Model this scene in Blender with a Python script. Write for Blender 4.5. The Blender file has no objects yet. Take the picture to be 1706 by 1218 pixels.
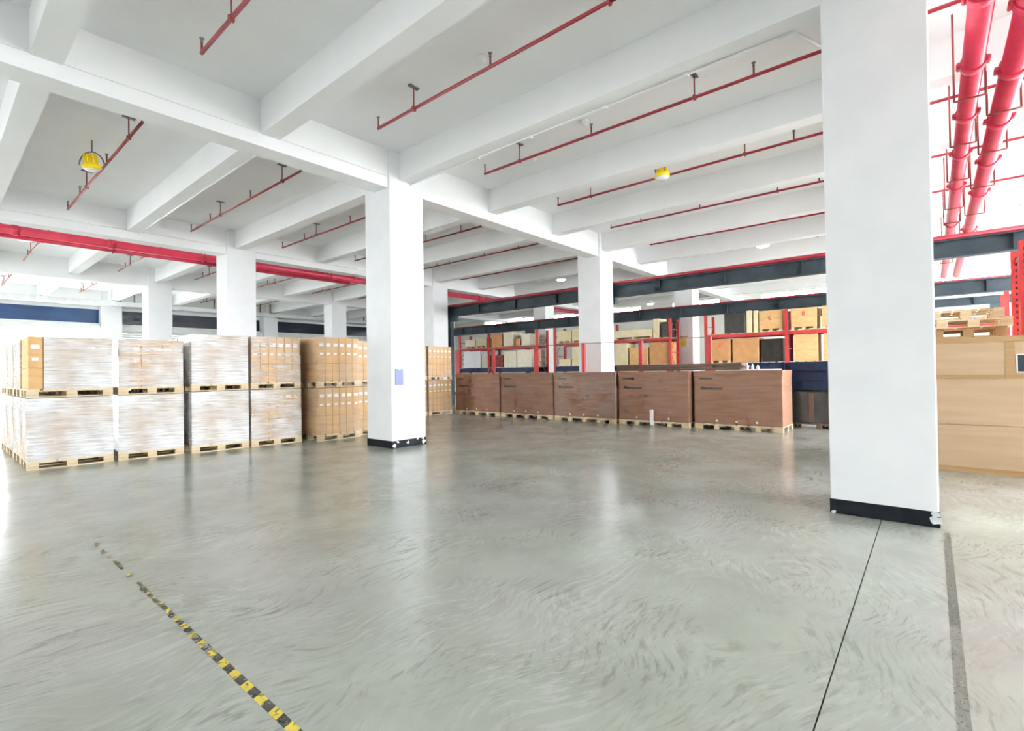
import bpy, bmesh, math, random
from mathutils import Vector, Matrix, Euler
random.seed(7)
scene = bpy.context.scene
col = scene.collection

# ------------------------------------------------------------------ camera
cam_data = bpy.data.cameras.new('camera')
cam = bpy.data.objects.new('camera', cam_data)
col.objects.link(cam)
cam_data.sensor_width = 36.0
cam_data.lens = 829.45 / 1706 * 36.0
cam_data.clip_start = 0.05
cam_data.clip_end = 400
R = [[0.644590939, -0.764392046, -0.014398663],
     [-0.001024683, 0.017969613, -0.999838008],
     [0.764526959, 0.644501275, 0.010799790]]
m = Matrix.Identity(4)
for i in range(3):
    m[i][0] = R[0][i]
    m[i][1] = -R[1][i]
    m[i][2] = -R[2][i]
m[2][3] = 1.5
cam.matrix_world = m
scene.camera = cam

# ------------------------------------------------------------------ world, light, exposure
world = bpy.data.worlds.new('overcast_sky')
scene.world = world
world.use_nodes = True
bg = world.node_tree.nodes['Background']
bg.inputs['Color'].default_value = (0.93, 0.97, 1.0, 1)
bg.inputs['Strength'].default_value = 27.0

def portal(name, loc, rot, sx, sy):
    l = bpy.data.lights.new(name, 'AREA')
    l.shape = 'RECTANGLE'
    l.size = sx
    l.size_y = sy
    l.cycles.is_portal = True
    o = bpy.data.objects.new(name, l)
    o.location = loc
    o.rotation_euler = rot
    col.objects.link(o)
PI = math.pi
portal('daylight_bay_side', (17.0, -9.6, 2.55), (PI / 2, 0, 0), 25.6, 5.1)
portal('daylight_bay_rear', (-7.1, 20.75, 2.55), (PI / 2, 0, -PI / 2), 2.6, 5.1)
portal('daylight_door', (3.8, 33.4, 1.8), (-PI / 2, 0, 0), 4.4, 3.6)

vs = scene.view_settings
vs.view_transform = 'Standard'
vs.look = 'None'
vs.exposure = 0.66
vs.gamma = 1.0
vs.use_curve_mapping = False
scene.cycles.use_denoising = True
scene.cycles.max_bounces = 6
scene.cycles.diffuse_bounces = 5
scene.cycles.use_adaptive_sampling = True
scene.cycles.adaptive_threshold = 0.1
scene.cycles.adaptive_min_samples = 12
scene.cycles.glossy_bounces = 3
scene.cycles.transparent_max_bounces = 8
scene.cycles.caustics_reflective = False
scene.cycles.caustics_refractive = False
scene.cycles.sample_clamp_indirect = 8

# ------------------------------------------------------------------ materials
MATS = {}
def new_mat(name):
    mt = bpy.data.materials.new(name)
    mt.use_nodes = True
    MATS[name] = mt
    return mt, mt.node_tree.nodes, mt.node_tree.links

def noise_mat(name, c1, c2, scale=4.0, rough=0.6, detail=4.0, stretch=(1, 1, 1), bump=0.0, bscale=60.0, metal=0.0, spec=0.5, obj_space=True, contrast=(0.35, 0.65)):
    mt, n, l = new_mat(name)
    b = n['Principled BSDF']
    tc = n.new('ShaderNodeTexCoord')
    mp = n.new('ShaderNodeMapping')
    mp.inputs['Scale'].default_value = stretch
    l.new(tc.outputs['Object' if obj_space else 'Generated'], mp.inputs['Vector'])
    nz = n.new('ShaderNodeTexNoise')
    nz.inputs['Scale'].default_value = scale
    nz.inputs['Detail'].default_value = detail
    l.new(mp.outputs['Vector'], nz.inputs['Vector'])
    cr = n.new('ShaderNodeValToRGB')
    cr.color_ramp.elements[0].position = contrast[0]
    cr.color_ramp.elements[1].position = contrast[1]
    cr.color_ramp.elements[0].color = (*c1, 1)
    cr.color_ramp.elements[1].color = (*c2, 1)
    l.new(nz.outputs['Fac'], cr.inputs['Fac'])
    l.new(cr.outputs['Color'], b.inputs['Base Color'])
    b.inputs['Roughness'].default_value = rough
    b.inputs['Metallic'].default_value = metal
    b.inputs['Specular IOR Level'].default_value = spec
    if bump > 0:
        n2 = n.new('ShaderNodeTexNoise')
        n2.inputs['Scale'].default_value = bscale
        l.new(mp.outputs['Vector'], n2.inputs['Vector'])
        bp = n.new('ShaderNodeBump')
        bp.inputs['Strength'].default_value = bump
        bp.inputs['Distance'].default_value = 0.01
        l.new(n2.outputs['Fac'], bp.inputs['Height'])
        l.new(bp.outputs['Normal'], b.inputs['Normal'])
    return mt

def emit_mat(name, colr, strength):
    mt, n, l = new_mat(name)
    b = n['Principled BSDF']
    b.inputs['Base Color'].default_value = (*colr, 1)
    b.inputs['Emission Color'].default_value = (*colr, 1)
    b.inputs['Emission Strength'].default_value = strength
    return mt

PAINT = noise_mat('white_paint', (0.885, 0.89, 0.90), (0.91, 0.915, 0.92), 1.2, 0.75, 1)
COLPAINT = noise_mat('pillar_paint', (0.82, 0.835, 0.85), (0.86, 0.87, 0.88), 2.0, 0.7, 2)
WALLC = noise_mat('cream_wall_paint', (0.74, 0.74, 0.68), (0.80, 0.80, 0.75), 0.7, 0.8)
BAND = noise_mat('black_band_paint', (0.006, 0.008, 0.012), (0.014, 0.018, 0.024), 8, 0.6, spec=0.25)
CHIP = noise_mat('chipped_plaster', (0.62, 0.66, 0.68), (0.8, 0.82, 0.82), 12, 0.8)
REDP = noise_mat('red_pipe_paint', (0.25, 0.008, 0.022), (0.34, 0.015, 0.032), 3, 0.42)
REDPINK = noise_mat('red_main_pipe_paint', (0.46, 0.015, 0.05), (0.56, 0.03, 0.07), 3, 0.4)
RUST = noise_mat('dusty_red_pipe_paint', (0.20, 0.03, 0.025), (0.32, 0.06, 0.05), 8, 0.6)
REDR = noise_mat('red_rack_paint', (0.42, 0.016, 0.022), (0.52, 0.035, 0.03), 4, 0.45)
NAVY = noise_mat('navy_steel_paint', (0.008, 0.014, 0.045), (0.018, 0.03, 0.08), 3, 0.5, spec=0.3)
DKST = noise_mat('dark_steel_paint', (0.030, 0.046, 0.06), (0.05, 0.068, 0.08), 2, 0.55, spec=0.3)
GALV = noise_mat('galvanised_steel', (0.50, 0.52, 0.52), (0.62, 0.63, 0.62), 6, 0.4, metal=0.3)
GREYM = noise_mat('grey_metal', (0.12, 0.12, 0.11), (0.2, 0.2, 0.18), 10, 0.5)
CART = noise_mat('tan_cardboard', (0.60, 0.35, 0.14), (0.68, 0.43, 0.20), 3, 0.75, stretch=(1, 1, 4))
CART2 = noise_mat('cream_cardboard', (0.72, 0.62, 0.38), (0.80, 0.70, 0.46), 3, 0.75)
CARTW = noise_mat('pale_cardboard', (0.78, 0.72, 0.55), (0.84, 0.79, 0.64), 3, 0.75)
CARTO = noise_mat('orange_brown_cardboard', (0.50, 0.24, 0.09), (0.58, 0.31, 0.13), 3, 0.75)
BROWN = noise_mat('brown_cardboard', (0.25, 0.108, 0.055), (0.31, 0.15, 0.08), 2.2, 0.6, 6, stretch=(1, 0.7, 6))
BROWND = noise_mat('dark_brown_board', (0.10, 0.055, 0.03), (0.16, 0.09, 0.055), 3, 0.55, stretch=(1, 0.4, 10))
PRINT = noise_mat('dark_print', (0.05, 0.03, 0.02), (0.11, 0.065, 0.04), 10, 0.7)
DARKW = noise_mat('dark_film', (0.014, 0.012, 0.01), (0.035, 0.027, 0.02), 5, 0.4)
WHITEP = noise_mat('white_label_paper', (0.85, 0.85, 0.86), (0.92, 0.92, 0.93), 6, 0.6)
WOOD = noise_mat('pallet_pine', (0.60, 0.46, 0.28), (0.76, 0.62, 0.42), 5, 0.7, stretch=(1, 1, 6))
PLYW = noise_mat('plywood', (0.44, 0.30, 0.18), (0.48, 0.34, 0.21), 1.5, 0.6, 8, stretch=(1, 0.6, 7))
PLYT = noise_mat('pine_batten', (0.34, 0.20, 0.08), (0.40, 0.25, 0.12), 3, 0.6, stretch=(1, 0.5, 10))
YEL = noise_mat('yellow_enamel', (0.80, 0.55, 0.0), (0.88, 0.65, 0.01), 4, 0.35)
def worn_mat(name, c1, c2, keep):
    # paint or tape rubbed through to the floor in small patches
    mt = noise_mat(name, c1, c2, 20, 0.6)
    n, l = mt.node_tree.nodes, mt.node_tree.links
    geo = n.new('ShaderNodeNewGeometry')
    q = n.new('ShaderNodeTexNoise')
    q.inputs['Scale'].default_value = 32
    q.inputs['Detail'].default_value = 4
    l.new(geo.outputs['Position'], q.inputs['Vector'])
    mr = n.new('ShaderNodeMapRange')
    mr.inputs['From Min'].default_value = 0.62 - 0.24 * keep - 0.05
    mr.inputs['From Max'].default_value = 0.62 - 0.24 * keep + 0.05
    l.new(q.outputs['Fac'], mr.inputs['Value'])
    t = n.new('ShaderNodeBsdfTransparent')
    mx = n.new('ShaderNodeMixShader')
    l.new(mr.outputs['Result'], mx.inputs['Fac'])
    l.new(t.outputs['BSDF'], mx.inputs[1])
    l.new(n['Principled BSDF'].outputs['BSDF'], mx.inputs[2])
    l.new(mx.outputs['Shader'], n['Material Output'].inputs['Surface'])
    return mt
TYEL = [worn_mat('yellow_tape_%d' % k, (0.60, 0.47, 0.05), (0.72, 0.58, 0.10), v) for k, v in enumerate((0.95, 0.6, 0.25))]
TBLK = [worn_mat('black_tape_%d' % k, (0.04, 0.04, 0.036), (0.12, 0.12, 0.10), v) for k, v in enumerate((0.8, 0.4, 0.1))]
PLAST = noise_mat('white_plastic', (0.82, 0.82, 0.82), (0.88, 0.88, 0.88), 5, 0.5)
SIGNB = noise_mat('blue_grey_plate', (0.17, 0.20, 0.38), (0.20, 0.23, 0.42), 4, 0.5)
SIGNY = noise_mat('yellow_print', (0.75, 0.62, 0.03), (0.82, 0.70, 0.1), 4, 0.6)
REDDOT = noise_mat('fluorescent_red_sticker', (0.85, 0.10, 0.08), (0.9, 0.14, 0.12), 4, 0.6)
BLUEG = noise_mat('blue_glass_panel', (0.015, 0.05, 0.14), (0.03, 0.08, 0.2), 0.5, 0.3, spec=0.3)
DARKG = noise_mat('dark_glass_panel', (0.012, 0.016, 0.03), (0.03, 0.035, 0.05), 0.5, 0.2)
SHUT = noise_mat('shutter_enamel', (0.62, 0.64, 0.62), (0.70, 0.71, 0.68), 2, 0.5)
GROUND = noise_mat('outdoor_paving', (0.66, 0.66, 0.64), (0.74, 0.74, 0.72), 1, 0.9)
ROPE = noise_mat('dark_cord', (0.07, 0.06, 0.05), (0.12, 0.11, 0.1), 20, 0.8)
LAMPW = emit_mat('lamp_glow', (1.0, 0.97, 0.92), 14.0)
LENS = noise_mat('frosted_lens', (0.85, 0.86, 0.88), (0.9, 0.91, 0.93), 4, 0.2)

def glass_mat():
    mt, n, l = new_mat('window_glass')
    b = n['Principled BSDF']
    b.inputs['Base Color'].default_value = (0.9, 0.95, 0.95, 1)
    b.inputs['Roughness'].default_value = 0.05
    t = n.new('ShaderNodeBsdfTransparent')
    mx = n.new('ShaderNodeMixShader')
    mx.inputs['Fac'].default_value = 0.08
    l.new(t.outputs['BSDF'], mx.inputs[1])
    l.new(b.outputs['BSDF'], mx.inputs[2])
    l.new(mx.outputs['Shader'], n['Material Output'].inputs['Surface'])
    return mt
GLASS = glass_mat()

def film_mat(name, lo, hi, seed):
    # crinkled stretch film: clear where it lies tight, milky streaks elsewhere; the whitest mixes paint in glare
    mt, n, l = new_mat(name)
    b = n['Principled BSDF']
    b.inputs['Base Color'].default_value = (0.90, 0.92, 0.94, 1)
    b.inputs['Roughness'].default_value = 0.22
    b.inputs['Specular IOR Level'].default_value = 0.8
    tc = n.new('ShaderNodeTexCoord')
    mp = n.new('ShaderNodeMapping')
    mp.inputs['Scale'].default_value = (2.6, 2.6, 42.0)
    mp.inputs['Location'].default_value = (seed, seed * 0.7, seed * 1.3)
    mp.inputs['Rotation'].default_value = (0.05, 0.06, 0)
    l.new(tc.outputs['Object'], mp.inputs['Vector'])
    nz = n.new('ShaderNodeTexNoise')
    nz.inputs['Scale'].default_value = 1.0
    nz.inputs['Detail'].default_value = 5
    nz.inputs['Roughness'].default_value = 0.65
    l.new(mp.outputs['Vector'], nz.inputs['Vector'])
    n2 = n.new('ShaderNodeTexNoise')
    n2.inputs['Scale'].default_value = 1.7
    n2.inputs['Detail'].default_value = 2
    l.new(tc.outputs['Object'], n2.inputs['Vector'])
    mul = n.new('ShaderNodeMath')
    mul.operation = 'ADD'
    l.new(nz.outputs['Fac'], mul.inputs[0])
    l.new(n2.outputs['Fac'], mul.inputs[1])
    mr = n.new('ShaderNodeMapRange')
    mr.inputs['From Min'].default_value = 0.78
    mr.inputs['From Max'].default_value = 1.22
    mr.inputs['To Min'].default_value = lo
    mr.inputs['To Max'].default_value = hi
    l.new(mul.outputs['Value'], mr.inputs['Value'])
    bp = n.new('ShaderNodeBump')
    bp.inputs['Strength'].default_value = 0.7
    bp.inputs['Distance'].default_value = 0.02
    l.new(nz.outputs['Fac'], bp.inputs['Height'])
    l.new(bp.outputs['Normal'], b.inputs['Normal'])
    t = n.new('ShaderNodeBsdfTransparent')
    mx = n.new('ShaderNodeMixShader')
    l.new(mr.outputs['Result'], mx.inputs['Fac'])
    l.new(t.outputs['BSDF'], mx.inputs[1])
    l.new(b.outputs['BSDF'], mx.inputs[2])
    l.new(mx.outputs['Shader'], n['Material Output'].inputs['Surface'])
    return mt
FILM_GLARE = film_mat('glare_white_stretch_film', 0.35, 1.0, 1.0)  # this and the next two paint daylight glare into the film, strongest leftmost
FILM_MID = film_mat('crinkled_stretch_film', 0.18, 0.85, 3.0)
FILM_HALF = film_mat('light_stretch_film', 0.05, 0.55, 8.0)
FILM_CLEAR = film_mat('clear_stretch_film', 0.0, 0.26, 5.0)
FILM_BROWN = film_mat('tight_stretch_film', 0.0, 0.09, 9.0)

FILM_DARK = film_mat('thin_stretch_film', 0.0, 0.05, 11.0)

def floor_mat():
    mt, n, l = new_mat('polished_concrete')
    b = n['Principled BSDF']
    tc = n.new('ShaderNodeTexCoord')
    geo = n.new('ShaderNodeNewGeometry')
    def noise(scale, detail, rough=0.5, vec=None, dist=0.0):
        q = n.new('ShaderNodeTexNoise')
        q.inputs['Scale'].default_value = scale
        q.inputs['Detail'].default_value = detail
        q.inputs['Roughness'].default_value = rough
        q.inputs['Distortion'].default_value = dist
        l.new(vec or geo.outputs['Position'], q.inputs['Vector'])
        return q
    def ramp(src, p0, p1, c0, c1):
        r = n.new('ShaderNodeValToRGB')
        r.color_ramp.elements[0].position = p0
        r.color_ramp.elements[1].position = p1
        r.color_ramp.elements[0].color = (*c0, 1)
        r.color_ramp.elements[1].color = (*c1, 1)
        l.new(src, r.inputs['Fac'])
        return r
    def mixc(fac, a, c, mode='MIX'):
        q = n.new('ShaderNodeMix')
        q.data_type = 'RGBA'
        q.blend_type = mode
        if isinstance(fac, float):
            q.inputs['Factor'].default_value = fac
        else:
            l.new(fac, q.inputs['Factor'])
        l.new(a, q.inputs['A'])
        if isinstance(c, tuple):
            q.inputs['B'].default_value = (*c, 1)
        else:
            l.new(c, q.inputs['B'])
        return q.outputs['Result']
    big = noise(0.22, 2, 0.55)
    base = ramp(big.outputs['Fac'], 0.36, 0.64, (0.385, 0.40, 0.355), (0.455, 0.45, 0.43))
    tint = noise(0.75, 2, 0.5)
    c = mixc(ramp(tint.outputs['Fac'], 0.40, 0.62, (0.5, 0.5, 0.5), (0, 0, 0)).outputs['Color'], base.outputs['Color'], (0.36, 0.395, 0.325))
    mid = noise(1.3, 4, 0.62)
    c = mixc(ramp(mid.outputs['Fac'], 0.34, 0.60, (0.5, 0.5, 0.5), (0, 0, 0)).outputs['Color'], c, (0.27, 0.27, 0.24))
    # trowel and tyre scuffs: short brushed strokes that curl, gathered in patches
    def strokes(rot, sx, sy, wf, wa, seedz, p0, p1, patch_scale, q0, q1, amount, colour, c):
        warp = noise(wf, 1, 0.5)
        vm = n.new('ShaderNodeVectorMath')
        vm.operation = 'MULTIPLY_ADD'
        l.new(warp.outputs['Color'], vm.inputs[0])
        vm.inputs[1].default_value = (wa, wa, 0)
        l.new(geo.outputs['Position'], vm.inputs[2])
        mp = n.new('ShaderNodeMapping')
        mp.inputs['Rotation'].default_value = (0, 0, rot)
        mp.inputs['Scale'].default_value = (sx, sy, 1)
        mp.inputs['Location'].default_value = (seedz, seedz * 2, seedz)
        l.new(vm.outputs['Vector'], mp.inputs['Vector'])
        st = noise(1.0, 3, 0.65, vec=mp.outputs['Vector'])
        mp2 = n.new('ShaderNodeMapping')
        mp2.inputs['Location'].default_value = (seedz * 3, seedz, 0)
        l.new(geo.outputs['Position'], mp2.inputs['Vector'])
        pa = noise(patch_scale, 3, 0.65, vec=mp2.outputs['Vector'])
        f = mixc(1.0, ramp(st.outputs['Fac'], p0, p1, (1, 1, 1), (0, 0, 0)).outputs['Color'],
                 ramp(pa.outputs['Fac'], q0, q1, (0, 0, 0), (amount, amount, amount)).outputs['Color'], 'MULTIPLY')
        return mixc(f, c, colour), st
    c, streak = strokes(0.55, 5.0, 26.0, 0.9, 1.1, 3.0, 0.36, 0.50, 1.0, 0.46, 0.68, 0.58, (0.11, 0.115, 0.08), c)
    c, st2 = strokes(-0.5, 7.0, 38.0, 1.3, 0.7, 11.0, 0.36, 0.48, 1.4, 0.50, 0.70, 0.55, (0.14, 0.12, 0.10), c)
    c, st3 = strokes(0.2, 5.0, 22.0, 0.8, 1.4, 21.0, 0.38, 0.50, 0.9, 0.42, 0.62, 0.45, (0.52, 0.52, 0.50), c)
    l.new(c, b.inputs['Base Color'])
    rr = n.new('ShaderNodeMapRange')
    rr.inputs['From Min'].default_value = 0.3
    rr.inputs['From Max'].default_value = 0.7
    rr.inputs['To Min'].default_value = 0.15
    rr.inputs['To Max'].default_value = 0.255
    l.new(mid.outputs['Fac'], rr.inputs['Value'])
    l.new(rr.outputs['Result'], b.inputs['Roughness'])
    b.inputs['Specular IOR Level'].default_value = 0.5
    return mt
FLOOR = floor_mat()
JOINT = noise_mat('joint_filler', (0.09, 0.085, 0.07), (0.15, 0.14, 0.12), 20, 0.8)
STAIN = worn_mat('worn_line_paint', (0.335, 0.34, 0.295), (0.375, 0.38, 0.335), 0.05)

# ------------------------------------------------------------------ mesh helpers
def mesh_from(name, verts, faces, mat, smooth=False):
    me = bpy.data.meshes.new(name)
    me.from_pydata(verts, [], faces)
    me.materials.append(mat)
    if smooth:
        for p in me.polygons:
            p.use_smooth = True
    me.update()
    return me

def box_geo(boxes):
    V, Fc = [], []
    for (x0, x1, y0, y1, z0, z1) in boxes:
        b = len(V)
        V += [(x0, y0, z0), (x1, y0, z0), (x1, y1, z0), (x0, y1, z0), (x0, y0, z1), (x1, y0, z1), (x1, y1, z1), (x0, y1, z1)]
        Fc += [[b + i for i in f] for f in ((0, 3, 2, 1), (4, 5, 6, 7), (0, 1, 5, 4), (1, 2, 6, 5), (2, 3, 7, 6), (3, 0, 4, 7))]
    return V, Fc

CACHE = {}
def boxes_mesh(name, boxes, mat):
    k = ('b', tuple(boxes), mat.name)
    if k not in CACHE:
        V, Fc = box_geo(boxes)
        CACHE[k] = mesh_from(name, V, Fc, mat)
    return CACHE[k]

def cbox(name, sx, sy, sz, mat, bev=0.006):
    # box centred in x and y, standing on z = 0, with bevelled edges
    k = ('c', round(sx, 4), round(sy, 4), round(sz, 4), mat.name, bev)
    if k not in CACHE:
        bm = bmesh.new()
        V, Fc = box_geo([(-sx / 2, sx / 2, -sy / 2, sy / 2, 0, sz)])
        vv = [bm.verts.new(v) for v in V]
        for f in Fc:
            bm.faces.new([vv[i] for i in f])
        bmesh.ops.bevel(bm, geom=list(bm.edges), offset=bev, segments=1, affect='EDGES')
        me = bpy.data.meshes.new(name)
        bm.to_mesh(me)
        bm.free()
        me.materials.append(mat)
        CACHE[k] = me
    return CACHE[k]

def tube_geo(a, b, r, seg=10, caps=True):
    a, b = Vector(a), Vector(b)
    d = (b - a).normalized()
    u = d.cross(Vector((0, 0, 1)))
    if u.length < 1e-4:
        u = Vector((1, 0, 0))
    u.normalize()
    w = d.cross(u)
    V, Fc = [], []
    for p in (a, b):
        for i in range(seg):
            t = 2 * PI * i / seg
            V.append(tuple(p + u * (r * math.cos(t)) + w * (r * math.sin(t))))
    for i in range(seg):
        j = (i + 1) % seg
        Fc.append([i, j, seg + j, seg + i])
    if caps:
        Fc.append(list(range(seg - 1, -1, -1)))
        Fc.append(list(range(seg, 2 * seg)))
    return V, Fc

def tubes_mesh(name, tubes, mat, seg=10):
    V, Fc = [], []
    for a, b, r in tubes:
        v, f = tube_geo(a, b, r, seg)
        o = len(V)
        V += v
        Fc += [[i + o for i in q] for q in f]
    me = mesh_from(name, V, Fc, mat)
    for p in me.polygons:
        p.use_smooth = len(p.vertices) == 4
    return me

def lathe_mesh(name, prof, mat, seg=20):
    V, Fc = [], []
    for (r, z) in prof:
        for i in range(seg):
            t = 2 * PI * i / seg
            V.append((r * math.cos(t), r * math.sin(t), z))
    for k in range(len(prof) - 1):
        for i in range(seg):
            j = (i + 1) % seg
            Fc.append([k * seg + i, k * seg + j, (k + 1) * seg + j, (k + 1) * seg + i])
    Fc.append(list(range(seg - 1, -1, -1)))
    n = (len(prof) - 1) * seg
    Fc.append([n + i for i in range(seg)])
    return mesh_from(name, V, Fc, mat, True)

def path_tube(name, pts, r, mat, seg=8):
    return tubes_mesh(name, [(pts[i], pts[i + 1], r) for i in range(len(pts) - 1)], mat, seg)

def obj(name, me, parent=None, loc=(0, 0, 0), rot=(0, 0, 0), label=None):
    o = bpy.data.objects.new(name, me)
    col.objects.link(o)
    o.location = loc
    o.rotation_euler = rot
    if parent is not None:
        o.parent = parent
    if label:
        o['label'] = label
    return o

def tag(o, label, cat, group=None):
    o['label'] = label
    o['category'] = cat
    if group:
        o['group'] = group
    return o

def thing(name, label, cat, loc=(0, 0, 0), rz=0.0, group=None):
    o = obj(name, None, None, loc, (0, 0, rz))
    return tag(o, label, cat, group)

def struct(name, me, label=None):
    o = obj(name, me)
    o['kind'] = 'structure'
    if label:
        o['label'] = label
    return o

ORD = ['first', 'second', 'third', 'fourth', 'fifth', 'sixth', 'seventh', 'eighth', 'ninth', 'tenth']

# ------------------------------------------------------------------ floor
ground = struct('ground_outside', boxes_mesh('ground_outside', [(-60, 90, -70, 100, -0.35, -0.25)], GROUND), 'pale paving outside the open doors')
floor = struct('floor', boxes_mesh('floor_base', [(-7, 30.4, -9.5, 33.3, -0.25, -0.012)], JOINT), 'grey polished concrete floor')
ys = [-9.5, -7.75, -3.67, 0.40, 5.42, 8.58, 12.65, 16.72, 20.8, 24.87, 28.9, 33.3]
xs = [-7, -1.7, 6.42, 10.5, 14.57, 18.6, 22.7, 30.4]
g = 0.0035
for i in range(len(xs) - 1):
    for j in range(len(ys) - 1):
        gx0 = 0.0016
        gy0 = g if abs(ys[j] - 0.40) < 0.01 else 0.0016
        gy1 = g if abs(ys[j + 1] - 0.40) < 0.01 else 0.0016
        x0, x1, y0, y1 = xs[i] + gx0, xs[i + 1] - gx0, ys[j] + gy0, ys[j + 1] - gy1
        obj('floor_slab', boxes_mesh('floor_slab', [(x0, x1, y0, y1, -0.012, 0.0)], FLOOR), floor)

# ------------------------------------------------------------------ ceiling, girders, beams
ceil = struct('ceiling', boxes_mesh('ceiling', [(-7, 30.4, -9.5, 33.3, 5.93, 6.15)], PAINT), 'white painted concrete ceiling slab')
GY = [-7.95, 0.05, 8.20, 16.35, 24.50, 32.65]
for gy in GY:
    obj('girder', boxes_mesh('girder', [(-7, 30.4, gy, gy + 0.43, 5.18, 5.931)], PAINT), ceil)
BX = [6.37 + 2.69 * k for k in range(-4, 9)]
for bx in BX:
    for k in range(len(GY) - 1):
        # haunched beam: spans between two girders
        y0, y1 = GY[k] + 0.43, GY[k + 1]
        V, Fc = box_geo([(bx - 0.15, bx + 0.15, y0, y1, 5.38, 5.931)])
        obj('beam', mesh_from('beam', V, Fc, PAINT), ceil)

# ------------------------------------------------------------------ pillars
def pillar(x, y, label, chips=False):
    t = thing('pillar', label, 'pillar', (x + 0.425, y + 0.425, 0))
    obj('shaft', cbox('pillar_shaft', 0.85, 0.85, 5.93, COLPAINT, 0.012), t)
    bnd = obj('base_band', cbox('pillar_band', 0.862, 0.862, 0.145, BAND, 0.004), t)
    if chips:
        for (px_, pz, s, ang) in chips:
            vs_ = []
            k = 9
            for i in range(k):
                a = 2 * PI * i / k
                rr = s * (0.55 + 0.6 * random.random())
                vs_.append((rr * math.cos(a) * 1.2, 0, rr * math.sin(a)))
            V = vs_ + [(v[0], 0.006, v[2]) for v in vs_]
            Fc = [list(range(k)), list(range(2 * k - 1, k - 1, -1))] + [[i, k + i, k + (i + 1) % k, (i + 1) % k] for i in range(k)]
            me = mesh_from('paint_chip', V, Fc, CHIP)
            if ang == 0:
                obj('paint_chip', me, bnd, (px_, -0.4335, pz))
            else:
                obj('paint_chip', me, bnd, (-0.4335, px_, pz), (0, 0, -PI / 2))
    return t
p1 = pillar(5.98, 8.15, 'tall white square pillar with a blue-grey plate on its bright side', [(-0.38, 0.05, 0.05, 0), (-0.3, 0.12, 0.03, 0), (-0.05, 0.08, 0.035, 0), (0.2, 0.13, 0.03, 0), (0.36, 0.06, 0.05, 0), (0.34, 0.13, 0.03, 0)])
p2 = pillar(6.02, -0.03, 'large white square pillar nearest the camera with a black base band', [(-0.405, 0.07, 0.045, 1), (-0.40, 0.12, 0.03, 1), (0.40, 0.012, 0.02, 1)])
pillar(14.15, 8.15, 'white pillar rising behind the row of brown cartons')
pillar(5.98, 16.3, 'white pillar standing behind the third wrapped stack from the left')
pillar(14.15, 16.3, 'white pillar just right of and behind the pillar with the plate')
pillar(5.98, 24.45, 'white pillar behind the second wrapped stack, second pillar from the left')
pillar(14.15, 24.45, 'white pillar between the dark window bands, left of the plated pillar')
pillar(5.98, 32.6, 'leftmost far white pillar at the right end of the blue window band')
pillar(14.15, 32.6, 'far white pillar beside the dark window band behind the fourth stack')
pillar(22.25, 16.3, 'white pillar among the racks at the left end of the red shelving gap')
pillar(22.25, 8.15, 'white pillar among the racks with a yellow notice on it')
pillar(22.25, 24.45, 'distant white pillar past the left end of the red racks')
# plate on the pillar
t = thing('pillar_plate', 'small blue-grey plate fixed to the white pillar', 'sign', (6.155, 8.15, 1.25))
obj('plate', cbox('plate', 0.20, 0.012, 0.32, SIGNB, 0.003), t, (0, -0.008, 0))
obj('clip', cbox('plate_clip', 0.05, 0.014, 0.03, GALV, 0.003), t, (0, -0.016, 0.298))
# notice on far pillar
t = thing('pillar_notice', 'white notice with yellow print on the pillar among the racks', 'notice', (22.25, 8.575, 2.25))
obj('sheet', cbox('notice_sheet', 0.008, 0.50, 0.75, WHITEP, 0.002), t, (-0.006, 0, 0))
obj('print', cbox('notice_print', 0.004, 0.26, 0.32, SIGNY, 0.001), t, (-0.012, 0, 0.25))
obj('heading', cbox('notice_heading', 0.004, 0.40, 0.08, CARTO, 0.001), t, (-0.012, 0, 0.64))

# ------------------------------------------------------------------ walls
# side the daylight comes from (behind the camera, right): unseen wall, openings and closed stretches placed to shape the light
def wall(name, boxes, label, mat=PAINT):
    w = struct(name, boxes_mesh(name, boxes, mat), label)
    return w
bx_ = [(-7.3, 30.6, -9.8, -9.5, 5.1, 6.15), (-7.3, 4.2, -9.8, -9.5, 0, 5.1), (5.98, 9.6, -9.8, -9.5, 0, 5.1)]
for x in (14.15, 22.25, 29.7):
    bx_.append((x, x + 0.85, -9.8, -9.5, 0, 5.1))
wall('wall_front', bx_, 'white wall with tall daylight openings behind the camera')
bx_ = [(-7.3, -7.0, -9.5, 33.3, 5.1, 6.15)]
edge = -9.5
for (a, b) in ((4.0, 4.7), (12.2, 13.0), (19.5, 22.0)):  # unseen openings, added and sized to tune the side light
    bx_.append((-7.3, -7.0, edge, a, 0, 5.1))
    edge = b
bx_.append((-7.3, -7.0, edge, 33.3, 0, 5.1))
wall('wall_left', bx_, 'white wall with tall daylight openings left of the camera')
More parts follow.
